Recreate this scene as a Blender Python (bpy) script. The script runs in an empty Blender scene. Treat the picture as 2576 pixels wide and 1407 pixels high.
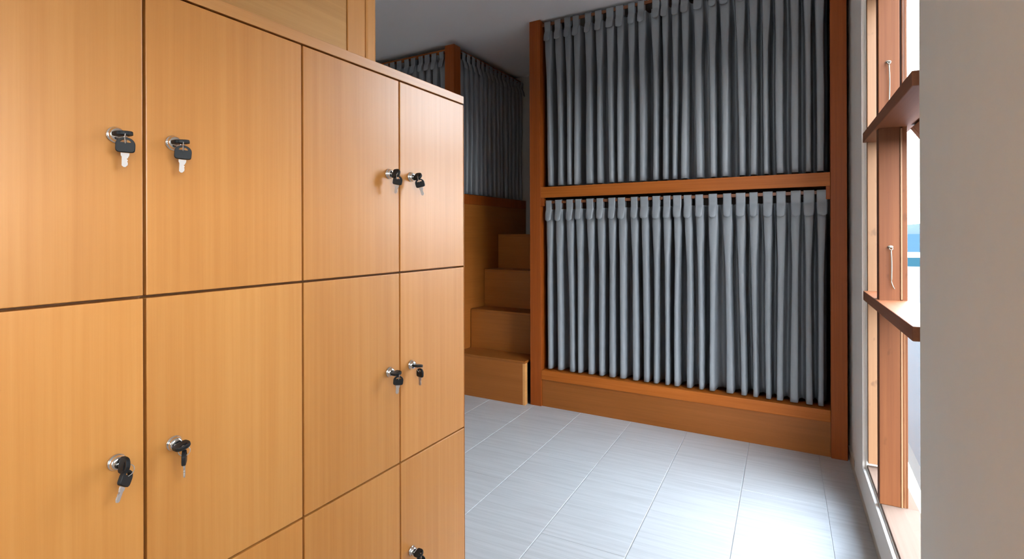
import bpy, bmesh, math, random
from mathutils import Vector, Matrix

PI = math.pi
random.seed(7)
scene = bpy.context.scene
C = scene.collection

# ------------------------------------------------------------------ camera
cam_data = bpy.data.cameras.new('camera')
cam_data.sensor_fit = 'HORIZONTAL'
cam_data.sensor_width = 36.0
cam_data.lens = 1311.4 / 2576 * 36.0
cam_data.shift_y = -(703.5 - 590.2) / 2576
cam_data.clip_start = 0.02
cam_data.clip_end = 3000
cam = bpy.data.objects.new('camera', cam_data)
C.objects.link(cam)
yaw, roll = math.radians(29.61), math.radians(0.178)
cam.matrix_world = (Matrix.Translation((0, 0, 1.3)) @ Matrix.Rotation(yaw, 4, 'Z')
                    @ Matrix.Rotation(PI / 2, 4, 'X') @ Matrix.Rotation(-roll, 4, 'Z'))
scene.camera = cam

# ------------------------------------------------------------------ world: bright hazy sky
world = bpy.data.worlds.new('sky')
scene.world = world
world.use_nodes = True
nt = world.node_tree
nt.nodes.clear()
tc = nt.nodes.new('ShaderNodeTexCoord')
sx = nt.nodes.new('ShaderNodeSeparateXYZ')
rp = nt.nodes.new('ShaderNodeValToRGB')
rp.color_ramp.elements[0].position = 0.0
rp.color_ramp.elements[0].color = (0.95, 0.97, 1.0, 1)
rp.color_ramp.elements[1].position = 1.0
rp.color_ramp.elements[1].color = (0.72, 0.86, 1.08, 1)
bg = nt.nodes.new('ShaderNodeBackground')
bg.inputs['Strength'].default_value = 27
wo = nt.nodes.new('ShaderNodeOutputWorld')
nt.links.new(tc.outputs['Generated'], sx.inputs[0])
nt.links.new(sx.outputs['Z'], rp.inputs[0])
nt.links.new(rp.outputs[0], bg.inputs['Color'])
nt.links.new(bg.outputs[0], wo.inputs['Surface'])

# ------------------------------------------------------------------ colour management, sampling quality
vs = scene.view_settings
vs.view_transform = 'Standard'
vs.look = 'None'
vs.gamma = 1.0
vs.use_curve_mapping = False
vs.exposure = 0.0
cy = scene.cycles
cy.max_bounces = 10
cy.diffuse_bounces = 7
cy.glossy_bounces = 4
cy.transmission_bounces = 4
cy.transparent_max_bounces = 8
cy.caustics_reflective = False
cy.caustics_refractive = False
cy.sample_clamp_indirect = 6.0
cy.use_denoising = True

# ------------------------------------------------------------------ the window wall's own frame (2 degrees off the lockers)
WALL_TURN = math.atan(0.035)
WALL_X = 0.338


def wall_matrix():
    return Matrix.Translation((WALL_X, 0, 0)) @ Matrix.Rotation(WALL_TURN, 4, 'Z')


# openings in the window wall: (v0, v1, z0, z1) along the wall
WIN_1 = (1.847, 2.955, 0.20, 2.43)
ADDED_WIN_2 = (-0.45, 0.42, 1.30, 1.74)  # added opening out of view, placed and sized for the light on the lockers

ADDED_WIN_3 = (-1.15, -0.40, 0.85, 2.45)          # added behind the camera to brighten the near beige wall: v is x


def back_matrix():
    return Matrix.Translation((0, -3.1, 0)) @ Matrix.Rotation(-PI / 2, 4, 'Z')


# sky portals in the window openings (they only guide the sky's own light)
for (v0, v1, z0, z1), wm in ((WIN_1, wall_matrix()), (ADDED_WIN_2, wall_matrix()), (ADDED_WIN_3, back_matrix())):
    ld = bpy.data.lights.new('sky_portal', 'AREA')
    ld.shape = 'RECTANGLE'
    ld.size = (v1 - v0)
    ld.size_y = (z1 - z0)
    ld.cycles.is_portal = True
    lo = bpy.data.objects.new('sky_portal', ld)
    C.objects.link(lo)
    lo.matrix_world = (wm @ Matrix.Translation((0.14, (v0 + v1) / 2, (z0 + z1) / 2))
                       @ Matrix.Rotation(PI / 2, 4, 'Z') @ Matrix.Rotation(PI / 2, 4, 'X')
                       @ Matrix.Rotation(PI, 4, 'Y'))


# ================================================================== materials
def new_mat(name):
    m = bpy.data.materials.new(name)
    m.use_nodes = True
    t = m.node_tree
    b = t.nodes['Principled BSDF']
    return m, t, b


def plain(name, col, rough=0.6, spec=0.5, metal=0.0, noise=0.0, nscale=20, bump=0.0):
    m, t, b = new_mat(name)
    b.inputs['Base Color'].default_value = (*col, 1)
    b.inputs['Roughness'].default_value = rough
    b.inputs['Specular IOR Level'].default_value = spec
    b.inputs['Metallic'].default_value = metal
    if noise or bump:
        co = t.nodes.new('ShaderNodeTexCoord')
        n = t.nodes.new('ShaderNodeTexNoise')
        n.inputs['Scale'].default_value = nscale
        n.inputs['Detail'].default_value = 4
        t.links.new(co.outputs['Object'], n.inputs['Vector'])
        if noise:
            mx = t.nodes.new('ShaderNodeMix')
            mx.data_type = 'RGBA'
            mx.inputs['A'].default_value = (*[c * (1 - noise) for c in col], 1)
            mx.inputs['B'].default_value = (*[min(1, c * (1 + noise)) for c in col], 1)
            t.links.new(n.outputs['Fac'], mx.inputs['Factor'])
            t.links.new(mx.outputs['Result'], b.inputs['Base Color'])
        if bump:
            bp = t.nodes.new('ShaderNodeBump')
            bp.inputs['Strength'].default_value = bump
            bp.inputs['Distance'].default_value = 0.002
            t.links.new(n.outputs['Fac'], bp.inputs['Height'])
            t.links.new(bp.outputs['Normal'], b.inputs['Normal'])
    return m


def wood(name, dark, mid, light, axis='Z', rough=0.35, spec=0.5, coat=0.0, streak=1.0, knots=0.0):
    """veneer / timber: fine streaks along one axis, broad cathedral tone changes, offset per object"""
    m, t, b = new_mat(name)
    L = t.links
    co = t.nodes.new('ShaderNodeTexCoord')
    oi = t.nodes.new('ShaderNodeObjectInfo')
    ad = t.nodes.new('ShaderNodeVectorMath')
    ad.operation = 'MULTIPLY_ADD'
    cmb = t.nodes.new('ShaderNodeCombineXYZ')
    for k in ('X', 'Y', 'Z'):
        L.new(oi.outputs['Random'], cmb.inputs[k])
    L.new(cmb.outputs[0], ad.inputs[0])
    ad.inputs[1].default_value = (17.3, 29.1, 11.7)
    L.new(co.outputs['Object'], ad.inputs[2])

    def stretched(across, along):
        mp = t.nodes.new('ShaderNodeMapping')
        s = [across] * 3
        s['XYZ'.index(axis)] = along
        mp.inputs['Scale'].default_value = s
        L.new(ad.outputs[0], mp.inputs['Vector'])
        return mp
    # broad figure
    n1 = t.nodes.new('ShaderNodeTexNoise')
    n1.inputs['Scale'].default_value = 1.0
    n1.inputs['Detail'].default_value = 3
    n1.inputs['Distortion'].default_value = 0.6
    L.new(stretched(7.0, 0.7).outputs[0], n1.inputs['Vector'])
    # fine streaks
    n2 = t.nodes.new('ShaderNodeTexNoise')
    n2.inputs['Scale'].default_value = 1.0
    n2.inputs['Detail'].default_value = 6
    n2.inputs['Roughness'].default_value = 0.65
    L.new(stretched(95.0, 1.6).outputs[0], n2.inputs['Vector'])
    mixf = t.nodes.new('ShaderNodeMath')
    mixf.operation = 'MULTIPLY_ADD'
    mixf.inputs[1].default_value = 0.55 * streak
    half = t.nodes.new('ShaderNodeMath')
    half.operation = 'MULTIPLY'
    half.inputs[1].default_value = 1.0 - 0.55 * streak
    L.new(n1.outputs['Fac'], half.inputs[0])
    L.new(n2.outputs['Fac'], mixf.inputs[0])
    L.new(half.outputs[0], mixf.inputs[2])
    fac = mixf.outputs[0]
    cr = t.nodes.new('ShaderNodeValToRGB')
    e = cr.color_ramp.elements
    e[0].position = 0.30
    e[0].color = (*dark, 1)
    e[1].position = 0.72
    e[1].color = (*light, 1)
    k = e.new(0.5)
    k.color = (*mid, 1)
    L.new(fac, cr.inputs[0])
    col = cr.outputs[0]
    if knots:
        n3 = t.nodes.new('ShaderNodeTexNoise')
        n3.inputs['Scale'].default_value = 1.0
        n3.inputs['Detail'].default_value = 2
        L.new(stretched(30, 14).outputs[0], n3.inputs['Vector'])
        c3 = t.nodes.new('ShaderNodeValToRGB')
        c3.color_ramp.elements[0].position = 0.66
        c3.color_ramp.elements[0].color = (0, 0, 0, 1)
        c3.color_ramp.elements[1].position = 0.74
        c3.color_ramp.elements[1].color = (knots, knots, knots, 1)
        L.new(n3.outputs['Fac'], c3.inputs[0])
        mk = t.nodes.new('ShaderNodeMix')
        mk.data_type = 'RGBA'
        mk.inputs['B'].default_value = (*[c * 0.45 for c in dark], 1)
        L.new(c3.outputs[0], mk.inputs['Factor'])
        L.new(col, mk.inputs['A'])
        col = mk.outputs['Result']
    # piece to piece tone
    hv = t.nodes.new('ShaderNodeHueSaturation')
    mr = t.nodes.new('ShaderNodeMapRange')
    mr.inputs['To Min'].default_value = 0.94
    mr.inputs['To Max'].default_value = 1.06
    L.new(oi.outputs['Random'], mr.inputs['Value'])
    L.new(mr.outputs[0], hv.inputs['Value'])
    L.new(col, hv.inputs['Color'])
    L.new(hv.outputs[0], b.inputs['Base Color'])
    b.inputs['Roughness'].default_value = rough
    b.inputs['Specular IOR Level'].default_value = spec
    b.inputs['Coat Weight'].default_value = coat
    b.inputs['Coat Roughness'].default_value = 0.27
    bp = t.nodes.new('ShaderNodeBump')
    bp.inputs['Strength'].default_value = 0.06
    bp.inputs['Distance'].default_value = 0.001
    L.new(n2.outputs['Fac'], bp.inputs['Height'])
    L.new(bp.outputs['Normal'], b.inputs['Normal'])
    return m


M = {}
M['locker'] = wood('honey_veneer', (0.43, 0.165, 0.030), (0.495, 0.205, 0.044), (0.56, 0.252, 0.064), 'Z', 0.45, 0.4, coat=0.36)
M['locker_top'] = wood('honey_veneer_long', (0.44, 0.18, 0.042), (0.50, 0.22, 0.06), (0.55, 0.26, 0.08), 'Y', 0.42, 0.5, coat=0.2)
M['carcass'] = wood('carcass_board', (0.20, 0.085, 0.03), (0.24, 0.10, 0.035), (0.28, 0.12, 0.04), 'Z', 0.6)
M['partition'] = wood('partition_veneer', (0.38, 0.178, 0.042), (0.45, 0.22, 0.055), (0.52, 0.265, 0.072), 'Y', 0.5, 0.3)
M['partition_stile'] = wood('partition_stile_wood', (0.41, 0.175, 0.038), (0.47, 0.205, 0.048), (0.53, 0.24, 0.062), 'Z', 0.5, 0.3)
M['bunk_v'] = wood('red_brown_timber_upright', (0.18, 0.035, 0.004), (0.24, 0.050, 0.006), (0.30, 0.068, 0.010), 'Z', 0.45, 0.2)
M['bunk_h'] = wood('red_brown_timber_rail', (0.24, 0.058, 0.006), (0.32, 0.084, 0.010), (0.40, 0.115, 0.017), 'X', 0.45, 0.2)
M['ply_h'] = wood('brown_plywood', (0.215, 0.063, 0.008), (0.26, 0.079, 0.012), (0.305, 0.097, 0.017), 'X', 0.45, 0.3, streak=0.8)
M['ply_y'] = wood('brown_plywood_deep', (0.215, 0.063, 0.008), (0.26, 0.079, 0.012), (0.305, 0.097, 0.017), 'Y', 0.45, 0.3, streak=0.8)
M['stair_edge'] = wood('lit_stair_side', (0.45, 0.20, 0.06), (0.52, 0.24, 0.075), (0.58, 0.28, 0.09), 'Y', 0.42, 0.45)  # paler than the other stair wood: light on this side put into the colour
M['jamb'] = wood('pale_window_timber', (0.18, 0.083, 0.036), (0.21, 0.102, 0.045), (0.24, 0.12, 0.055), 'Z', 0.5, 0.4, knots=0.55)
M['mullion'] = wood('brown_window_timber', (0.095, 0.028, 0.0085), (0.12, 0.038, 0.012), (0.15, 0.052, 0.017), 'Z', 0.5, 0.18, knots=0.35)
M['transom'] = wood('brown_window_rail', (0.15, 0.048, 0.018), (0.19, 0.064, 0.025), (0.23, 0.084, 0.034), 'Y', 0.5, 0.25)
M['sill'] = wood('pale_sill_timber', (0.12, 0.078, 0.058), (0.145, 0.095, 0.07), (0.17, 0.112, 0.083), 'Y', 0.75, 0.08)
M['batten'] = wood('curtain_batten_wood', (0.14, 0.042, 0.012), (0.18, 0.055, 0.016), (0.22, 0.07, 0.022), 'X', 0.45)
M['wall'] = plain('cream_wall_paint', (0.87, 0.87, 0.815), 0.75, 0.3, noise=0.02, nscale=9, bump=0.05)
M['casing'] = plain('cream_casing_paint', (0.84, 0.80, 0.74), 0.6, 0.35, noise=0.02, nscale=12)
M['base'] = plain('beige_baseboard_tile', (0.50, 0.42, 0.32), 0.35, 0.5, noise=0.05, nscale=16)
M['ceiling'] = plain('ceiling_white_paint', (0.92, 0.92, 0.93), 0.85, 0.2, noise=0.015, nscale=6)
M['chrome'] = plain('bright_nickel', (0.80, 0.80, 0.80), 0.16, 0.5, 1.0)
M['steel'] = plain('key_steel', (0.40, 0.36, 0.33), 0.5, 0.3, 0.4)
M['zinc'] = plain('zinc_hook_wire', (0.22, 0.195, 0.155), 0.5, 0.3, 0.4)
M['black'] = plain('black_key_plastic', (0.010, 0.011, 0.012), 0.5, 0.22, noise=0.1, nscale=300)
M['grout'] = plain('pale_grout', (0.46, 0.465, 0.47), 0.8, 0.3, noise=0.04, nscale=60)
M['terrace'] = plain('pale_terrace_paving', (0.036, 0.041, 0.044), 0.9, 0.02, noise=0.06, nscale=1.2)
M['coping'] = plain('white_coping_stone', (0.80, 0.80, 0.78), 0.7, 0.3, noise=0.03, nscale=3)
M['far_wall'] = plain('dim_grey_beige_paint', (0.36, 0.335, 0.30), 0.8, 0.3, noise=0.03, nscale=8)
M['sea'] = plain('hazy_sea_water', (0.013, 0.026, 0.038), 0.9, 0.0, noise=0.05, nscale=0.05)
M['pool'] = plain('teal_pool_water', (0.006, 0.017, 0.022), 0.9, 0.0, noise=0.06, nscale=0.4)
M['hills'] = plain('hazy_blue_hills', (0.020, 0.030, 0.042), 0.9, 0.05, noise=0.08, nscale=0.01)

# cloth
m, t, b = new_mat('grey_curtain_cloth')
co = t.nodes.new('ShaderNodeTexCoord')
wv = t.nodes.new('ShaderNodeTexNoise')
wv.inputs['Scale'].default_value = 420
wv.inputs['Detail'].default_value = 2
t.links.new(co.outputs['Object'], wv.inputs['Vector'])
cr = t.nodes.new('ShaderNodeValToRGB')
cr.color_ramp.elements[0].color = (0.190, 0.20, 0.215, 1)
cr.color_ramp.elements[1].color = (0.230, 0.242, 0.258, 1)
t.links.new(wv.outputs['Fac'], cr.inputs[0])
t.links.new(cr.outputs[0], b.inputs['Base Color'])
b.inputs['Roughness'].default_value = 0.5
b.inputs['Specular IOR Level'].default_value = 0.5
bp = t.nodes.new('ShaderNodeBump')
bp.inputs['Strength'].default_value = 0.12
bp.inputs['Distance'].default_value = 0.0006
t.links.new(wv.outputs['Fac'], bp.inputs['Height'])
t.links.new(bp.outputs['Normal'], b.inputs['Normal'])
M['cloth'] = m

# glazed floor tile: fine reed streaks running across the tile
m, t, b = new_mat('white_reeded_tile')
co = t.nodes.new('ShaderNodeTexCoord')
oi = t.nodes.new('ShaderNodeObjectInfo')
ad = t.nodes.new('ShaderNodeVectorMath')
ad.operation = 'MULTIPLY_ADD'
cb = t.nodes.new('ShaderNodeCombineXYZ')
for k in ('X', 'Y', 'Z'):
    t.links.new(oi.outputs['Random'], cb.inputs[k])
t.links.new(cb.outputs[0], ad.inputs[0])
ad.inputs[1].default_value = (13.0, 31.0, 7.0)
t.links.new(co.outputs['Object'], ad.inputs[2])
mp = t.nodes.new('ShaderNodeMapping')
mp.inputs['Scale'].default_value = (2.6, 60, 1)
t.links.new(ad.outputs[0], mp.inputs['Vector'])
n = t.nodes.new('ShaderNodeTexNoise')
n.inputs['Scale'].default_value = 1.0
n.inputs['Detail'].default_value = 5
n.inputs['Roughness'].default_value = 0.6
t.links.new(mp.outputs[0], n.inputs['Vector'])
cr = t.nodes.new('ShaderNodeValToRGB')
cr.color_ramp.elements[0].position = 0.28
cr.color_ramp.elements[0].color = (0.40, 0.405, 0.405, 1)
cr.color_ramp.elements[1].position = 0.62
cr.color_ramp.elements[1].color = (0.49, 0.497, 0.497, 1)
t.links.new(n.outputs['Fac'], cr.inputs[0])
t.links.new(cr.outputs[0], b.inputs['Base Color'])
b.inputs['Roughness'].default_value = 0.30
b.inputs['Specular IOR Level'].default_value = 0.5
bp = t.nodes.new('ShaderNodeBump')
bp.inputs['Strength'].default_value = 0.10
bp.inputs['Distance'].default_value = 0.001
t.links.new(n.outputs['Fac'], bp.inputs['Height'])
t.links.new(bp.outputs['Normal'], b.inputs['Normal'])
M['tile'] = m

# window glass: clear sheet with a surface reflection
m = bpy.data.materials.new('clear_window_glass')
m.use_nodes = True
t = m.node_tree
t.nodes.clear()
tr = t.nodes.new('ShaderNodeBsdfTransparent')
tr.inputs['Color'].default_value = (0.95, 0.97, 0.97, 1)
gl = t.nodes.new('ShaderNodeBsdfGlossy')
gl.inputs['Roughness'].default_value = 0.02
fr = t.nodes.new('ShaderNodeFresnel')
fr.inputs['IOR'].default_value = 1.35
mx = t.nodes.new('ShaderNodeMixShader')
ou = t.nodes.new('ShaderNodeOutputMaterial')
ge = t.nodes.new('ShaderNodeNewGeometry')
fm = t.nodes.new('ShaderNodeMath')
fm.operation = 'SUBTRACT'
fm.use_clamp = True
t.links.new(fr.outputs[0], fm.inputs[0])
t.links.new(ge.outputs['Backfacing'], fm.inputs[1])
t.links.new(fm.outputs[0], mx.inputs[0])
t.links.new(tr.outputs[0], mx.inputs[1])
t.links.new(gl.outputs[0], mx.inputs[2])
t.links.new(mx.outputs[0], ou.inputs['Surface'])
M['glass'] = m


# ================================================================== mesh helpers
def finish(name, bm, mat, parent=None, smooth=False):
    me = bpy.data.meshes.new(name)
    bmesh.ops.recalc_face_normals(bm, faces=bm.faces[:])
    bm.to_mesh(me)
    bm.free()
    if smooth:
        for p in me.polygons:
            p.use_smooth = True
    me.materials.append(mat)
    o = bpy.data.objects.new(name, me)
    C.objects.link(o)
    if parent is not None:
        o.parent = parent
    return o


def add_box(bm, x0, x1, y0, y1, z0, z1, bev=0.0):
    vs_ = [bm.verts.new((x, y, z)) for z in (z0, z1) for y in (y0, y1) for x in (x0, x1)]
    q = [(0, 2, 3, 1), (4, 5, 7, 6), (0, 1, 5, 4), (2, 6, 7, 3), (0, 4, 6, 2), (1, 3, 7, 5)]
    fs = [bm.faces.new([vs_[i] for i in f]) for f in q]
    if bev:
        es = list({e for f in fs for e in f.edges})
        bmesh.ops.bevel(bm, geom=es, offset=bev, segments=2, profile=0.6, affect='EDGES', clamp_overlap=True)


def box(name, x0, x1, y0, y1, z0, z1, mat, parent=None, bev=0.002):
    bm = bmesh.new()
    add_box(bm, x0, x1, y0, y1, z0, z1, bev)
    return finish(name, bm, mat, parent)


def tube(bm, pts, r, seg=8, closed=False):
    pts = [Vector(p) for p in pts]
    rings = []
    n = len(pts)
    for i, p in enumerate(pts):
        a = pts[(i - 1) % n] if (closed or i > 0) else p
        c = pts[(i + 1) % n] if (closed or i < n - 1) else p
        d = (c - a).normalized()
        u = d.cross(Vector((0, 0, 1)))
        if u.length < 0.1:
            u = d.cross(Vector((0, 1, 0)))
        u.normalize()
        w = d.cross(u).normalized()
        rr = r(i / max(1, n - 1)) if callable(r) else r
        rings.append([bm.verts.new(p + rr * (math.cos(2 * PI * k / seg) * u + math.sin(2 * PI * k / seg) * w)) for k in range(seg)])
    for i in range(n if closed else n - 1):
        A, B = rings[i], rings[(i + 1) % n]
        for k in range(seg):
            bm.faces.new((A[k], A[(k + 1) % seg], B[(k + 1) % seg], B[k]))
    if not closed:
        bm.faces.new(rings[0][::-1])
        bm.faces.new(rings[-1])


def lathe_x(bm, prof, seg=28, cx=0, cy_=0, cz=0):
    """surface of revolution about the x axis, prof = [(x, r)...], closed at both ends"""
    rings = []
    for (x, r) in prof:
        rings.append([bm.verts.new((cx + x, cy_ + r * math.cos(2 * PI * k / seg), cz + r * math.sin(2 * PI * k / seg))) for k in range(seg)])
    for A, B in zip(rings, rings[1:]):
        for k in range(seg):
            bm.faces.new((A[k], A[(k + 1) % seg], B[(k + 1) % seg], B[k]))
    bm.faces.new(rings[0])
    bm.faces.new(rings[-1])


def empty(name, loc=(0, 0, 0), rz=0.0):
    o = bpy.data.objects.new(name, None)
    o.empty_display_size = 0.1
    C.objects.link(o)
    o.location = loc
    o.rotation_euler = (0, 0, rz)
    return o


def tag(o, label=None, cat=None, group=None, kind=None):
    if label:
        o['label'] = label
    if cat:
        o['category'] = cat
    if group:
        o['group'] = group
    if kind:
        o['kind'] = kind
    return o


# ================================================================== room shell
def wall_with_openings(name, v0, v1, z0, z1, holes, thick, mat, loc=(WALL_X, 0, 0), rz=WALL_TURN):
    """a wall in the window-wall frame (u outward, v along, z up), with rectangular openings cut through"""
    vs_ = sorted({v0, v1, *[h[0] for h in holes], *[h[1] for h in holes]})
    zs_ = sorted({z0, z1, *[h[2] for h in holes], *[h[3] for h in holes]})
    bm = bmesh.new()
    grid = {}

    def vert(i, j, u):
        k = (i, j, u)
        if k not in grid:
            grid[k] = bm.verts.new((u, vs_[i], zs_[j]))
        return grid[k]

    def solid(i, j):
        if not (0 <= i < len(vs_) - 1 and 0 <= j < len(zs_) - 1):
            return False
        cv, cz = (vs_[i] + vs_[i + 1]) / 2, (zs_[j] + zs_[j + 1]) / 2
        return not any(h[0] < cv < h[1] and h[2] < cz < h[3] for h in holes)
    for i in range(len(vs_) - 1):
        for j in range(len(zs_) - 1):
            if not solid(i, j):
                continue
            for u in (0.0, thick):
                bm.faces.new((vert(i, j, u), vert(i + 1, j, u), vert(i + 1, j + 1, u), vert(i, j + 1, u)))
            for (di, dj, a, c) in ((-1, 0, (i, j), (i, j + 1)), (1, 0, (i + 1, j), (i + 1, j + 1)),
                                   (0, -1, (i, j), (i + 1, j)), (0, 1, (i, j + 1), (i + 1, j + 1))):
                if not solid(i + di, j + dj):
                    bm.faces.new((vert(*a, 0.0), vert(*c, 0.0), vert(*c, thick), vert(*a, thick)))
    o = finish(name, bm, mat)
    o.location = loc
    o.rotation_euler = (0, 0, rz)
    return tag(o, kind='structure')


CEIL = 2.925
wall_with_openings('wall_right', -3.1, 4.9, -0.1, CEIL, [WIN_1, ADDED_WIN_2], 0.12, M['wall'])
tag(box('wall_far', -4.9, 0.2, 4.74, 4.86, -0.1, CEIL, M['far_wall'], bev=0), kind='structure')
tag(box('wall_left', -4.9, -4.78, -3.1, 4.74, -0.1, CEIL, M['wall'], bev=0), kind='structure')
wall_with_openings('wall_back', -4.9, 0.42, -0.1, CEIL, [ADDED_WIN_3], 0.12, M['wall'], (0, -3.1, 0), -PI / 2)
tag(box('ceiling', -4.95, 0.62, -3.25, 4.95, CEIL, CEIL + 0.12, M['ceiling'], bev=0), kind='structure')

# floor: grout bed with long tiles laid parallel to the window wall
floor = tag(box('floor', -5.2, 0.0, -3.4, 4.9, -0.12, -0.0022, M['grout'], bev=0), kind='structure')
floor.location = (WALL_X, 0, 0)
floor.rotation_euler = (0, 0, WALL_TURN)
TW, TL = 0.3725, 1.18
tile_mesh = {}


def tile(u0, u1, v0, v1):
    w, l = round(u1 - u0, 4), round(v1 - v0, 4)
    if (w, l) not in tile_mesh:
        bm = bmesh.new()
        add_box(bm, 0, w - 0.0034, 0, l - 0.0006, -0.009, 0.0)
        top = [e for e in bm.edges if all(v.co.z > -0.001 for v in e.verts)]
        bmesh.ops.bevel(bm, geom=top, offset=0.0012, segments=1, affect='EDGES')
        o = finish('floor_tile', bm, M['tile'], floor)
        tile_mesh[(w, l)] = o
    else:
        o = tile_mesh[(w, l)].copy()
        C.objects.link(o)
    o.location = (u0, v0, 0)


for ci in range(-1, 14):
    u1 = -0.164 - TW * ci + 0.0017
    u0 = u1 - TW
    if ci == -1:
        u1 = 0.0
    if u0 < -5.0:
        break
    off = (ci * 0.41) % TL
    v = -3.0 - off
    while v < 4.7:
        a, c_ = max(v, -3.0), min(v + TL, 4.7)
        if c_ - a > 0.05:
            tile(u0, u1, a, c_)
        v += TL

# baseboard and raised plaster band round the window
def in_wall(o):
    o.location = (WALL_X, 0, 0)
    o.rotation_euler = (0, 0, WALL_TURN)
    return o


tag(in_wall(box('baseboard_right', -0.011, 0.001, -3.0, 3.66, 0.0, 0.048, M['base'], bev=0.002)), kind='structure')
bm = bmesh.new()
add_box(bm, -0.014, 0.001, 2.966, 3.285, 0.052, CEIL - 0.002, 0.004)
tag(in_wall(finish('trim_1', bm, M['casing'])), kind='structure')
bm = bmesh.new()
add_box(bm, -0.014, 0.001, 0.7, 2.962, 0.052, 0.192, 0.004)
tag(in_wall(finish('trim_2', bm, M['casing'])), kind='structure')

# ------------------------------------------------------------------ window beside the bunk
w1 = tag(empty('window_1', (WALL_X, 0, 0), WALL_TURN), kind='structure')
V0, V1, Z0, Z1 = WIN_1
box('jamb', 0.004, 0.12, V1 - 0.032, V1 - 0.001, Z0 + 0.03, Z1 - 0.001, M['jamb'], w1, 0.002)
box('jamb', 0.004, 0.12, V0 + 0.001, V0 + 0.018, Z0 + 0.03, Z1 - 0.001, M['jamb'], w1, 0.002)
box('sill_board', 0.003, 0.128, V0 + 0.001, V1 - 0.001, Z0 - 0.0, Z0 + 0.012, M['sill'], w1, 0.002)
box('head_board', 0.004, 0.12, V0 + 0.02, V1 - 0.034, Z1 - 0.035, Z1 - 0.001, M['transom'], w1, 0.002)
MV = 2.553          # near face of the mullion
box('mullion', -0.002, 0.068, MV, MV + 0.055, Z0 + 0.0125, Z1 - 0.036, M['mullion'], w1, 0.0025)
box('glazing_bead', 0.0685, 0.0745, MV - 0.004, MV + 0.02, 1.036, 1.716, M['jamb'], w1, 0.0015)
box('glazing_bead', 0.0685, 0.0745, MV - 0.002, MV + 0.02, Z0 + 0.0125, 0.984, M['jamb'], w1, 0.0015)
box('frame_stile', 0.0750, 0.0920, MV + 0.004, MV + 0.055, Z0 + 0.0125, Z1 - 0.036, M['mullion'], w1, 0.002)
for (za, zb) in ((0.990, 1.033), (1.722, 1.766)):
    box('transom', -0.014, 0.118, V0 + 0.0185, V1 - 0.0325, za, zb, M['transom'], w1, 0.0025)
# bottom and top lights are fixed; the middle ones are top-hung sashes
for (za, zb) in ((Z0 + 0.013, 0.989), (1.767, Z1 - 0.036)):
    box('glass_pane', 0.0770, 0.0800, V0 + 0.0185, MV + 0.003, za, zb, M['glass'], w1, 0)
    box('glass_pane', 0.0770, 0.0800, MV + 0.056, V1 - 0.033, za, zb, M['glass'], w1, 0)
box('glass_pane', 0.0770, 0.0800, MV + 0.056, V1 - 0.033, 1.034, 1.721, M['glass'], w1, 0)
# open awning sash, hinged under the upper transom, swung outward
sash = bmesh.new()
SV0, SV1, SH = V0 + 0.022, MV - 0.006, 0.655
add_box(sash, 0, 0.034, SV0, SV0 + 0.05, -SH, -0.002, 0.002)
add_box(sash, 0, 0.034, SV1 - 0.05, SV1, -SH, -0.002, 0.002)
add_box(sash, 0.0005, 0.0335, SV0 + 0.05, SV1 - 0.05, -0.055, -0.002, 0.002)
add_box(sash, 0.0005, 0.0335, SV0 + 0.05, SV1 - 0.05, -SH, -SH + 0.06, 0.002)
so = finish('awning_sash', sash, M['mullion'], w1)
so.location = (0.098, 0, 1.712)
so.rotation_euler = (0, -math.radians(33), 0)
gp = box('glass_pane', 0.015, 0.018, SV0 + 0.045, SV1 - 0.045, -SH + 0.055, -0.05, M['glass'], so, 0)

# ------------------------------------------------------------------ added window along the same wall, out of view, to light the lockers
w2 = tag(empty('added_window_2', (WALL_X, 0, 0), WALL_TURN), kind='structure')
V0, V1, Z0, Z1 = ADDED_WIN_2
box('jamb', 0.004, 0.12, V1 - 0.032, V1 - 0.001, Z0 + 0.013, Z1 - 0.001, M['jamb'], w2)
box('jamb', 0.004, 0.12, V0 + 0.001, V0 + 0.032, Z0 + 0.013, Z1 - 0.001, M['jamb'], w2)
box('sill_board', 0.003, 0.128, V0 + 0.001, V1 - 0.001, Z0, Z0 + 0.012, M['sill'], w2)
box('head_board', 0.004, 0.12, V0 + 0.033, V1 - 0.033, Z1 - 0.035, Z1 - 0.001, M['transom'], w2)
for vv in (0.0,):
    box('mullion', 0.0, 0.068, vv, vv + 0.055, Z0 + 0.0125, Z1 - 0.036, M['mullion'], w2)
for (za, zb) in ((Z0 + 0.013, Z1 - 0.036),):
    box('glass_pane', 0.0770, 0.0800, V0 + 0.0325, V1 - 0.0325, za, zb, M['glass'], w2, 0)

w3 = tag(empty('added_window_3', (0, -3.1, 0), -PI / 2), kind='structure')  # unseen window added in the back wall as extra daylight
V0, V1, Z0, Z1 = ADDED_WIN_3
box('jamb', 0.004, 0.12, V1 - 0.032, V1 - 0.001, Z0 + 0.013, Z1 - 0.001, M['jamb'], w3)
box('jamb', 0.004, 0.12, V0 + 0.001, V0 + 0.032, Z0 + 0.013, Z1 - 0.001, M['jamb'], w3)
box('sill_board', 0.003, 0.128, V0 + 0.001, V1 - 0.001, Z0, Z0 + 0.012, M['sill'], w3)
box('head_board', 0.004, 0.12, V0 + 0.033, V1 - 0.033, Z1 - 0.035, Z1 - 0.001, M['transom'], w3)
box('mullion', 0.0, 0.068, V0 + 0.32, V0 + 0.38, Z0 + 0.0125, Z1 - 0.036, M['mullion'], w3)
box('glass_pane', 0.0770, 0.0800, V0 + 0.0325, V1 - 0.0325, Z0 + 0.013, Z1 - 0.036, M['glass'], w3, 0)

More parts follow.
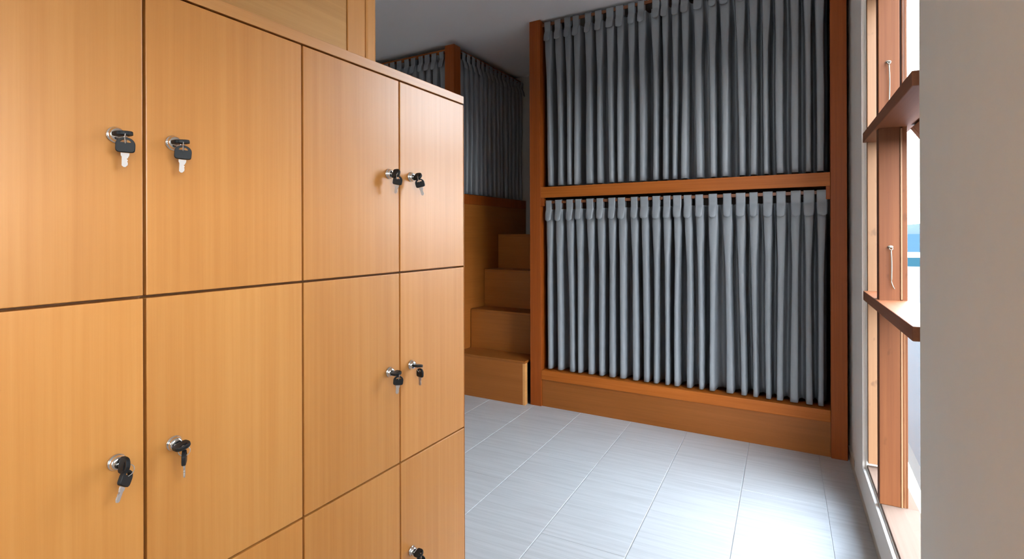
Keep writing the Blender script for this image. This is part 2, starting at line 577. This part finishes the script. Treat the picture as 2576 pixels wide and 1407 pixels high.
# ------------------------------------------------------------------ cabin hooks on the mullion
def cabin_hook(u, ztop, length, twist, label):
    r = tag(empty('cabin_hook', tuple(wall_matrix() @ Vector((u, MV, ztop))), WALL_TURN), label, 'window hook', 'cabin hooks hanging on the window mullion')
    # eye: a screwed staple with a little round plate
    bm = bmesh.new()
    n = 20
    ring0 = [bm.verts.new((0.010 * math.cos(2 * PI * k / n), -0.0002, 0.006 * math.sin(2 * PI * k / n))) for k in range(n)]
    ring1 = [bm.verts.new((0.009 * math.cos(2 * PI * k / n), -0.0028, 0.0052 * math.sin(2 * PI * k / n))) for k in range(n)]
    for k in range(n):
        bm.faces.new((ring0[k], ring0[(k + 1) % n], ring1[(k + 1) % n], ring1[k]))
    bm.faces.new(ring0)
    bm.faces.new(ring1)
    finish('eye_plate', bm, M['zinc'], r, True)
    bm = bmesh.new()
    tube(bm, [(-0.006, -0.002, 0.0), (-0.006, -0.010, -0.001), (-0.003, -0.015, -0.002), (0.003, -0.015, -0.002), (0.006, -0.010, -0.001), (0.006, -0.002, 0.0)], 0.0016)
    finish('staple', bm, M['zinc'], r, True)
    bm = bmesh.new()
    loop = [(0.0055 * math.sin(a), -0.0125 + 0.004 * math.cos(a) - 0.001, -0.006 + 0.0065 * math.cos(a)) for a in [2 * PI * k / 16 for k in range(16)]]
    tube(bm, loop, 0.0017, 8, True)
    finish('hook_eye', bm, M['zinc'], r, True)
    bm = bmesh.new()
    pts = []
    for k in range(16):
        s = k / 15
        bend = 0.0
        if s > 0.8:
            bend = (s - 0.8) / 0.2
        x = 0.0012 * math.sin(s * 5) + twist * (0.011 * bend ** 1.2) + 0.003 * s
        pts.append((x, -0.0125 + 0.002 * s, -0.0115 - length * s + 0.004 * bend * bend))
    tube(bm, pts, lambda s: 0.0024 - 0.0007 * max(0, s - 0.75) * 4, 8)
    finish('hook_rod', bm, M['zinc'], r, True)
    return r


cabin_hook(0.031, 1.985, 0.165, -0.25, 'upper wire cabin hook hanging on the mullion above the upper rail')
cabin_hook(0.036, 1.246, 0.160, 0.9, 'lower wire cabin hook hanging on the mullion just above the lower rail')

# ------------------------------------------------------------------ outside
tag(box('terrace', 0.55, 60, -45, 26.0, -0.16, -0.03, M['terrace'], bev=0), kind='structure')
tag(box('swimming_pool', -10, 60, 26.02, 36.5, -0.3, -0.06, M['pool'], bev=0), kind='structure')
tag(box('pool_coping', -10, 60, 36.52, 45, -0.3, -0.02, M['coping'], bev=0.02), kind='structure')
tag(box('sea', -900, 1400, 45.1, 1500, -0.9, -0.4, M['sea'], bev=0), kind='structure')
bm = bmesh.new()
rng = random.Random(3)
nseg, prev = 60, None
for k in range(nseg + 1):
    x = -900 + 2300 * k / nseg
    h = 16 + 7 * math.sin(k * 0.7) + 4 * math.sin(k * 1.9 + 1) + rng.uniform(-1.5, 1.5)
    cur = [bm.verts.new((x, 1380, -1)), bm.verts.new((x, 1420, h)), bm.verts.new((x, 1490, -1))]
    if prev:
        bm.faces.new((prev[0], cur[0], cur[1], prev[1]))
        bm.faces.new((prev[1], cur[1], cur[2], prev[2]))
    prev = cur
tag(finish('hills', bm, M['hills'], None, True), kind='structure')

# ================================================================== partition behind the lockers
pt = tag(empty('wooden_partition', (-1.2, 0.3, 0)), 'tall honey veneer partition with framed edge rising behind the lockers', 'partition')
box('panel', -0.022, -0.004, -1.6, 0.8165, 0.0, CEIL - 0.003, M['partition'], pt, 0.001)
box('stile', -0.026, 0.0, 0.818, 0.888, 0.0, CEIL - 0.003, M['partition_stile'], pt, 0.0015)
box('edge_strip', -0.034, 0.004, 0.8885, 0.932, 0.0, CEIL - 0.003, M['partition_stile'], pt, 0.008)

# ================================================================== lockers
FX = -0.72                   # plane of the locker doors
COLS = [-0.1255, 0.1062, 0.339, 0.573, 0.806, 1.0328]
ROWS = [0.065, 0.450, 0.8372, 1.2236, 1.6120]
lk = tag(empty('locker_bank', (FX, 0.45, 0)), 'honey veneer locker bank of square-edged doors with cam locks', 'lockers')
OY = 0.45
G = 0.0018


def ly(y):
    return y - OY


bm = bmesh.new()                                        # carcass: a back, sides and dividers as one box-frame
xb, xf = -0.45, -0.0185
add_box(bm, xb, xb + 0.015, ly(COLS[0]), ly(COLS[-1]), 0.0, ROWS[-1])
for c in COLS:
    w = 0.016
    a = min(max(c - w / 2, COLS[0]), COLS[-1] - w)
    add_box(bm, xb + 0.015, xf, ly(a), ly(a + w), 0.0, ROWS[-1])
for zr in ROWS[:-1]:
    for ca, cb_ in zip(COLS, COLS[1:]):
        a = max(ca + 0.008, COLS[0] + 0.016)
        c2 = min(cb_ - 0.008, COLS[-1] - 0.016)
        add_box(bm, xb + 0.015, xf, ly(a), ly(c2), zr - 0.008, zr + 0.008)
finish('carcass', bm, M['carcass'], lk)
box('end_panel', xb, -0.0005, ly(COLS[-1]) + 0.0005, ly(COLS[-1]) + 0.0012, 0.0, ROWS[-1], M['locker'], lk, 0)
box('top_board', xb, 0.0, ly(COLS[0]), ly(COLS[-1]) + 0.0012, ROWS[-1] + 0.0022, 1.6325, M['locker_top'], lk, 0.001)
box('plinth', xb, -0.012, ly(COLS[0]), ly(COLS[-1]), 0.0005, ROWS[0] - 0.009, M['locker_top'], lk, 0.001)

# lock distance from the door's edge: odd columns carry it on the far side, even ones on the near side
lock_side = ['near', 'far', 'near', 'far', 'near']


def lock_mesh():
    bm = bmesh.new()
    lathe_x(bm, [(0.0002, 0.0098), (0.0016, 0.0100), (0.0026, 0.0094), (0.0030, 0.0086), (0.0062, 0.0082), (0.0082, 0.0072), (0.0090, 0.0052), (0.0090, 0.0018)], 32)
    # the slot face in the middle of the barrel
    add_box(bm, 0.0088, 0.0093, -0.0042, 0.0042, -0.0009, 0.0009)
    return bm


first_lock = None
lock_pos = {}
for ci in range(5):
    for ri in range(4):
        y0, y1, z0, z1 = COLS[ci] + G, COLS[ci + 1] - G, ROWS[ri] + G, ROWS[ri + 1] - G
        if ri == 3:
            z1 = ROWS[4] - 0.0008
        bm = bmesh.new()
        add_box(bm, -0.018, 0.0, ly(y0), ly(y1), z0, z1, 0.0011)
        d = finish('door', bm, M['locker'], lk)
        yl = (y1 + G - 0.0315) if lock_side[ci] == 'far' else (y0 - G + 0.0335)
        zl = (ROWS[ri] + ROWS[ri + 1]) / 2 + (0.0025 if ri == 3 else -0.001)
        lock_pos[(ci, ri)] = (yl, zl)
        if first_lock is None:
            first_lock = finish('cam_lock', lock_mesh(), M['chrome'], d, True)
            o = first_lock
        else:
            o = first_lock.copy()
            C.objects.link(o)
            o.parent = d
        o.location = (0, ly(yl), zl)
        o['label'] = 'round chrome cam lock'


# ------------------------------------------------------------------ keys
def bow_mesh():
    """black D-shaped plastic bow, 19 mm wide, with a crescent slot; origin at the slot, blade side towards -z"""
    bm = bmesh.new()
    N = 28
    outer, inner = [], []
    for k in range(N):
        a = 2 * PI * k / N
        x, z = math.cos(a), math.sin(a)
        if z >= 0:
            ox, oz = 0.0095 * x, 0.0085 * z - 0.0025
        else:                               # squared lower half with rounded corners
            p = 0.32
            ox = 0.0095 * math.copysign(abs(x) ** p, x)
            oz = -0.0105 * abs(z) ** p * 0.98 - 0.0025 + 0.001
        outer.append((ox, oz))
        inner.append((0.0052 * x, 0.0019 * z + 0.0014 * (1 - x * x) + 0.0004))
    T = 0.0023
    ring = []
    for (pts, y, sc) in ((outer, -T, 0.94), (outer, -T * 0.65, 1.0), (outer, T * 0.65, 1.0), (outer, T, 0.94), (inner, T, 1.0), (inner, -T, 1.0)):
        ring.append([bm.verts.new((px * sc, y, pz * sc)) for (px, pz) in pts])
    for i in range(6):
        A, B = ring[i], ring[(i + 1) % 6]
        for k in range(N):
            bm.faces.new((A[k], A[(k + 1) % N], B[(k + 1) % N], B[k]))
    return bm


def blade_mesh(length):
    """steel blade with bitting cuts on one edge, below the bow"""
    bm = bmesh.new()
    top = -0.0125
    left = [(-0.0042, top), (-0.0040, top - 0.003), (-0.0030, top - 0.0045), (-0.0028, top - length * 0.9), (-0.0008, top - length)]
    right = [(0.0042, top), (0.0040, top - 0.003), (0.0031, top - 0.0045)]
    nb = max(1, int((length - 0.006) / 0.003))
    for k in range(nb):
        z = top - 0.0055 - k * 0.003
        right += [(0.0030, z), (0.0017 + 0.0006 * (k % 3), z - 0.0013), (0.0028, z - 0.0026)]
    right.append((0.0008, top - length))
    poly = left + right[::-1]
    T = 0.0009
    f0 = [bm.verts.new((x, -T, z)) for x, z in poly]
    f1 = [bm.verts.new((x, T, z)) for x, z in poly]
    bm.faces.new(f0)
    bm.faces.new(f1[::-1])
    for k in range(len(poly)):
        j = (k + 1) % len(poly)
        bm.faces.new((f0[k], f0[j], f1[j], f1[k]))
    return bm


key_src = {}


def key(matrix, label, group, blade_len, ring=False):
    r = empty('key')
    r.matrix_world = matrix
    tag(r, label, 'key', group)
    kk = 'bow'
    if kk not in key_src:
        key_src[kk] = finish('bow', bow_mesh(), M['black'], r, False)
    else:
        o = key_src[kk].copy()
        C.objects.link(o)
        o.parent = r
    kb = ('blade', blade_len)
    if kb not in key_src:
        key_src[kb] = finish('blade', blade_mesh(blade_len), M['steel'], r)
    else:
        o = key_src[kb].copy()
        C.objects.link(o)
        o.parent = r
    if ring:
        if 'ring' not in key_src:
            bm = bmesh.new()
            R_ = 0.0066
            tube(bm, [(0.0004 * math.sin(a), R_ * math.sin(a), 0.0052 + R_ * math.cos(a)) for a in [2 * PI * k / 22 for k in range(22)]], 0.00055, 6, True)
            key_src['ring'] = finish('key_ring', bm, M['steel'], r, True)
        else:
            o = key_src['ring'].copy()
            C.objects.link(o)
            o.parent = r
    return r


# (column, row): turn of the inserted key (deg), yaw and tilt of the hanging key, hanging offset, words
KEYS = {
    (1, 3): (4, 62, 2, (0.0, 0.0), 'on the upper left door', 1),
    (2, 3): (6, 60, 4, (0.0, 0.0), 'on the upper door second from left', 1),
    (3, 3): (62, 15, 10, (0.0, 0.0), 'on the pale upper door third from left', 1),
    (4, 3): (48, 28, -14, (0.0, 0.0), 'on the upper door at the bank end', 1),
    (1, 2): (80, -58, -34, (0.0, 0.0), 'on the middle-row left door', 1),
    (2, 2): (14, -34, 1, (0.0, 0.0), 'on the middle-row door second from left', 1),
    (3, 2): (8, 52, 6, (0.0, 0.0), 'on the middle-row door third from left', 1),
    (4, 2): (-8, -12, 0, (0.0, 0.0), 'on the middle-row door at the bank end', 1),
    (4, 1): (20, 58, -3, (0.0, 0.0), 'on the lowest visible door at the bank end', 1),
}
for (ci, ri), (turn, hyaw, htilt, off, words, _) in KEYS.items():
    yl, zl = lock_pos[(ci, ri)]
    # inserted key: blade (local -z) points into the door (world -x); its flat lies level when turn = 0
    bowx = FX + 0.0092 + 0.0135
    base = Matrix(((0, 0, 1, 0), (1, 0, 0, 0), (0, 1, 0, 0), (0, 0, 0, 1)))        # local x->y, y->z, z->x
    m1 = Matrix.Translation((bowx, yl, zl)) @ Matrix.Rotation(math.radians(turn), 4, 'X') @ base
    key(m1, 'black-headed key pushed into the lock ' + words, 'keys pushed into the locker locks', 0.008)
    # spare key dangling from its slot on a small ring
    m2 = (Matrix.Translation((bowx + 0.001, yl + 0.0005, zl - 0.0108)) @ Matrix.Rotation(math.radians(hyaw), 4, 'Z')
          @ Matrix.Rotation(math.radians(htilt), 4, 'Y'))
    key(m2, 'spare key dangling below the lock ' + words, 'spare keys dangling below the locker locks', 0.0165, True)

# ================================================================== curtains
def curtain(label, tabs, x0, x1, z_rod, z_gap, z_smile, z_hem, amp, seed, loc, rz=0.0, tab_w=0.052, group=None, overlap=0.05):
    """tab-top curtain in its own frame: x along the rod, -y towards the viewer, y = 0 at the fold crests"""
    rng = random.Random(seed)
    r = tag(empty('curtain', loc, rz), label, 'curtain', group)
    n = len(tabs)
    crest = [x0 - (tabs[0] - x0)] + list(tabs) + [x1 + (x1 - tabs[-1])]
    drift = [0.0] + [rng.uniform(-0.013, 0.013) for _ in tabs] + [0.0]
    drift2 = [0.0] + [rng.uniform(-0.006, 0.006) for _ in tabs] + [0.0]
    phase = [rng.uniform(0, 6.28) for _ in crest]
    vamp = [amp * rng.uniform(0.72, 1.15) for _ in crest]
    H = z_gap - z_hem
    tilt = [rng.uniform(-0.10, 0.16) for _ in crest]
    hws = [rng.uniform(0.15, 0.21) for _ in crest]
    zs_ = []
    nr1, nr2 = 6, 30
    for k in range(nr1):
        zs_.append(z_gap + (z_smile - z_gap) * k / nr1)
    for k in range(nr2 + 1):
        zs_.append(z_smile + (z_hem - z_smile) * (k / nr2))
    half = [0.0, 0.45, 0.8, 1.0, 1.12, 1.3, 1.5, 1.7, 1.88, 2.0, 2.5, 3.0]      # 0..1 crest, 1..2 fold wall, 2..3 valley

    def section(i, j, sgn, hw, ww, depth, pitch, q):
        """half fold: crest i towards its neighbour; returns (dx fraction, y)"""
        if q <= 1:
            f = hw * q
            return f, 0.005 * q * q
        if q <= 2:
            k = q - 1
            return hw + ww * (k + overlap * math.sin(2 * PI * k)), 0.005 + (depth - 0.005) * (k * k * (3 - 2 * k))
        return hw + ww + (0.5 - hw - ww) * (q - 2), depth * (1 + 0.25 * (q - 2))
    bm = bmesh.new()
    rows = []
    for z in zs_:
        tt = (z_gap - z) / H
        below = max(0.0, min(1.0, (z_smile - z) / 0.35))
        sm = below * below * (3 - 2 * below)
        head = 0.35 + 0.65 * min(1.0, max(0.0, (z_gap - z) / 0.16))
        row = []
        cx_ = [c + drift[i] * tt ** 0.8 + drift2[i] * math.sin(tt * 4.0 + phase[i]) * sm for i, c in enumerate(crest)]
        for i in range(len(crest) - 1):
            pitch = cx_[i + 1] - cx_[i]
            dep = vamp[i] * head
            pts = []
            hwa = 0.29 + (hws[i] - 0.29) * sm + 0.015 * math.sin(tt * 5 + phase[i])
            hwb = 0.29 + (hws[i + 1] - 0.29) * sm + 0.015 * math.sin(tt * 5 + phase[i + 1])
            if i > 0:
                for q in half:
                    f, y = section(i, i + 1, 1, hwa, 0.09, dep, pitch, q)
                    y += tilt[i] * sm * pitch * min(f, hwa) * max(0.0, 1 - max(0, q - 1))
                    pts.append((cx_[i] + f * pitch, y))
            if i < len(crest) - 2:
                for q in half[::-1]:
                    f, y = section(i + 1, i, -1, hwb, 0.09, dep, pitch, q)
                    y -= tilt[i + 1] * sm * pitch * min(f, hwb) * max(0.0, 1 - max(0, q - 1))
                    if q == 3.0 and i > 0 or q == 0.0 and i < len(crest) - 3:
                        continue
                    pts.append((cx_[i + 1] - f * pitch, y))
            for (x, y) in pts:
                row.append((x, y + 0.003 * math.sin(tt * 6 + x * 9), z))
        rows.append(row)
    # turned-up hem: last rows a little thicker
    vr = [[bm.verts.new(p) for p in row] for row in rows]
    for A, B in zip(vr, vr[1:]):
        for k in range(len(A) - 1):
            bm.faces.new((A[k], B[k], B[k + 1], A[k + 1]))
    o = finish('fabric', bm, M['cloth'], r, True)
    sd = o.modifiers.new('cloth thickness', 'SOLIDIFY')
    sd.thickness = 0.0016
    sd.offset = 1.0
    # tabs: a loop over the rod whose front runs down to a stitched, curved end
    for i, tx in enumerate(tabs):
        w = tab_w * rng.uniform(0.88, 1.08)
        zr = z_rod + rng.uniform(-0.001, 0.001)
        zb = z_smile + rng.uniform(-0.004, 0.004)
        prof = []          # (y, z, bulge, smile)
        for k in range(9):
            q = k / 8
            z = zb + (z_gap - zb) * q
            prof.append((-0.026 * (1 - q) - 0.007 - 0.005 * math.sin(PI * q), z, 0.009 * (1 - 0.75 * q), (1 - q) ** 2))
        for k in range(1, 5):
            q = k / 4
            prof.append((-0.008 - 0.001 * q, z_gap + (zr - z_gap) * q, 0.0022 * (1 - q), 0))
        prof += [(-0.006, zr + 0.003, 0, 0), (0.006, zr + 0.004, 0, 0), (0.016, zr + 0.003, 0, 0), (0.020, zr - 0.004, 0, 0), (0.020, z_gap + 0.004, 0, 0)]
        bm = bmesh.new()
        NW = 8
        grid = []
        tw = rng.uniform(-0.02, 0.02)
        for (y, z, bulge, smile) in prof:
            row = []
            for k in range(NW + 1):
                s = k / NW * 2 - 1
                sw = w / 2 * (1 - 0.10 * smile)
                row.append(bm.verts.new((tx + s * sw + tw * smile * 0.1, y - bulge * (1 - s * s) + bulge * 0.6, z - smile * (0.012 * (1 - s * s) - 0.004))))
            grid.append(row)
        for A, B in zip(grid, grid[1:]):
            for k in range(NW):
                bm.faces.new((A[k], A[k + 1], B[k + 1], B[k]))
        to = finish('curtain_tab', bm, M['cloth'], r, True)
        sd = to.modifiers.new('cloth thickness', 'SOLIDIFY')
        sd.thickness = 0.0018
        sd.offset = 0.0
    return r


TABS = [-1.6995, -1.6206, -1.5305, -1.4611, -1.3715, -1.2959, -1.2071, -1.1375, -1.0468, -0.9775, -0.896, -0.8241,
        -0.7567, -0.6900, -0.6171, -0.5337, -0.4476, -0.3687, -0.2951, -0.2151, -0.1433, -0.0646, 0.004, 0.0711]
YB = 3.53                     # front plane of the bunks

# ------------------------------------------------------------------ bunk beside the window
bk = tag(empty('bunk_bed', (-0.83, YB, 0)), 'built-in red-brown bunk with two curtained berths beside the window', 'bunk bed')


def bx(x):
    return x + 0.83


box('post', bx(-1.849), bx(-1.758), 0.0, 0.09, 0.0, CEIL - 0.002, M['bunk_v'], bk, 0.003)
box('post', bx(0.1118), bx(0.1935), 0.0, 0.09, 0.0, CEIL - 0.002, M['bunk_v'], bk, 0.003)
box('middle_rail', bx(-1.7575), bx(0.1113), 0.002, 0.024, 1.5757, 1.6563, M['bunk_h'], bk, 0.0025)
box('base_cap', bx(-1.7575), bx(0.1113), 0.002, 0.12, 0.2035, 0.2747, M['bunk_h'], bk, 0.006)
box('base_panel', bx(-1.7575), bx(0.1113), 0.016, 0.036, 0.0, 0.2030, M['ply_h'], bk, 0.001)
box('batten_block', bx(0.090), bx(0.1113), 0.004, 0.046, 1.500, 1.5752, M['bunk_v'], bk, 0.002)
box('batten_block', bx(-1.7575), bx(-1.736), 0.004, 0.046, 1.515, 1.5752, M['bunk_v'], bk, 0.002)
box('side_panel', bx(-1.849), bx(-1.831), 0.0905, 1.205, 0.0, CEIL - 0.002, M['ply_y'], bk, 0.001)
box('side_panel', bx(0.1735), bx(0.1915), 0.0905, 1.205, 0.0, CEIL - 0.002, M['ply_y'], bk, 0.001)
box('berth_board', bx(-1.8305), bx(0.173), 0.121, 1.205, 0.225, 0.245, M['ply_h'], bk, 0.001)
box('berth_board', bx(-1.8305), bx(0.173), 0.0925, 1.205, 1.600, 1.620, M['ply_h'], bk, 0.001)

rod = tag(box('curtain_rod', -1.735, 0.0895, YB + 0.030, YB + 0.042, 1.532, 1.552, M['batten'], None, 0.002),
          'flat wooden batten the lower berth curtain hangs from', 'curtain rod')
rod2 = tag(box('curtain_rod', -1.757, 0.111, YB + 0.030, YB + 0.042, 2.878, 2.900, M['batten'], None, 0.002),
           'flat wooden batten under the ceiling holding the tall grey curtain beside the window', 'curtain rod')
curtain('grey tab-top curtain on the lower berth beside the window, brightest lit', TABS, -1.738, 0.100, 1.5535, 1.4885, 1.410, 0.286, 0.13, 11,
        (0, YB + 0.029, 0), group='curtains of the bunks')
T2 = [t + random.Random(5 + i).uniform(-0.012, 0.012) - 0.008 for i, t in enumerate(TABS)]
curtain('grey tab-top curtain on the upper berth beside the window, above the middle rail', T2, -1.750, 0.106, 2.9015, 2.834, 2.758, 1.668, 0.13, 23,
        (0, YB + 0.029, 0), group='curtains of the bunks')

# ------------------------------------------------------------------ storage stairs between the bunks
st = tag(empty('stairs', (-2.19, 3.4855, 0)), 'boxed brown plywood stairs climbing between the two bunks', 'stairs')
SX0, SX1 = -2.5185 + 2.19, -1.8735 + 2.19
SY = [0.0, 0.2285, 0.4475, 0.685, 1.2500]
SZ = [0.0, 0.335, 0.664, 0.990, 1.302]
for i in range(4):
    x1 = SX1 if i == 0 else -1.8500 + 2.19
    yend = SY[i + 1]
    box('riser', SX0, x1 - 0.019, SY[i], SY[i] + 0.018, SZ[i] + 0.0005, SZ[i + 1] - 0.0185, M['ply_h'], st, 0.001)
    box('tread', SX0, x1, SY[i] - 0.001, yend + (0.017 if i < 3 else 0), SZ[i + 1] - 0.018, SZ[i + 1], M['ply_h'], st, 0.0015)
    side_end = 0.043 if i == 0 else yend
    box('side_board', x1 - 0.0185, x1, SY[i] + 0.0005, side_end, SZ[i] + 0.0005, SZ[i + 1] - 0.0185, M['stair_edge'], st, 0.001)

# ------------------------------------------------------------------ bunk beyond the lockers
LB = tag(empty('bunk_bed', (-3.6, YB, 0)), 'dark brown bunk beyond the stairs with curtains round its upper corner', 'bunk bed')


def lx(x):
    return x + 3.6


LT = 2.885
box('post', lx(-2.645), lx(-2.548), -0.01, 0.085, 0.0, LT, M['bunk_v'], LB, 0.006)
box('post', lx(-4.70), lx(-4.61), -0.01, 0.085, 0.0, LT, M['bunk_v'], LB, 0.006)
box('top_rail', lx(-4.609), lx(-2.646), 0.050, 0.072, 2.848, LT - 0.004, M['bunk_h'], LB, 0.002)
box('top_rail', lx(-2.600), lx(-2.578), 0.086, 1.205, 2.848, LT - 0.004, M['bunk_v'], LB, 0.002)
box('middle_rail', lx(-4.609), lx(-2.646), 0.002, 0.024, 1.5757, 1.6563, M['bunk_h'], LB, 0.002)
box('side_rail', lx(-2.546), lx(-2.524), 0.0, 1.205, 1.5600, 1.6450, M['bunk_v'], LB, 0.002)
box('side_panel', lx(-2.546), lx(-2.526), 0.0, 1.205, 0.0, 1.5595, M['ply_y'], LB, 0.001)
box('base_panel', lx(-4.609), lx(-2.646), 0.016, 0.036, 0.0, 0.27, M['ply_h'], LB, 0.001)
box('berth_board', lx(-4.70), lx(-2.60), 0.0925, 1.205, 1.600, 1.620, M['ply_h'], LB, 0.001)
box('berth_board', lx(-4.70), lx(-2.60), 0.0925, 1.205, 0.225, 0.245, M['ply_h'], LB, 0.001)
tl = [-2.705 - 0.079 * k + random.Random(90 + k).uniform(-0.008, 0.008) for k in range(24)][::-1]
curtain('dark grey tab-top curtain left of the corner post on the bunk beyond the lockers', tl, -4.60, -2.655, 2.8555, 2.795, 2.72, 1.668, 0.07, 41,
        (0, YB + 0.040, 0), group='curtains of the bunks')
ts = [0.05 + 0.0745 * k + random.Random(140 + k).uniform(-0.006, 0.006) for k in range(15)]
curtain('dark grey curtain along the stairs, in deep shade behind the corner post', ts, 0.005, 1.115, 2.8555, 2.795, 2.72, 1.655, 0.06, 57,
        (-2.562, YB + 0.09, 0), PI / 2, tab_w=0.05, group='curtains of the bunks')
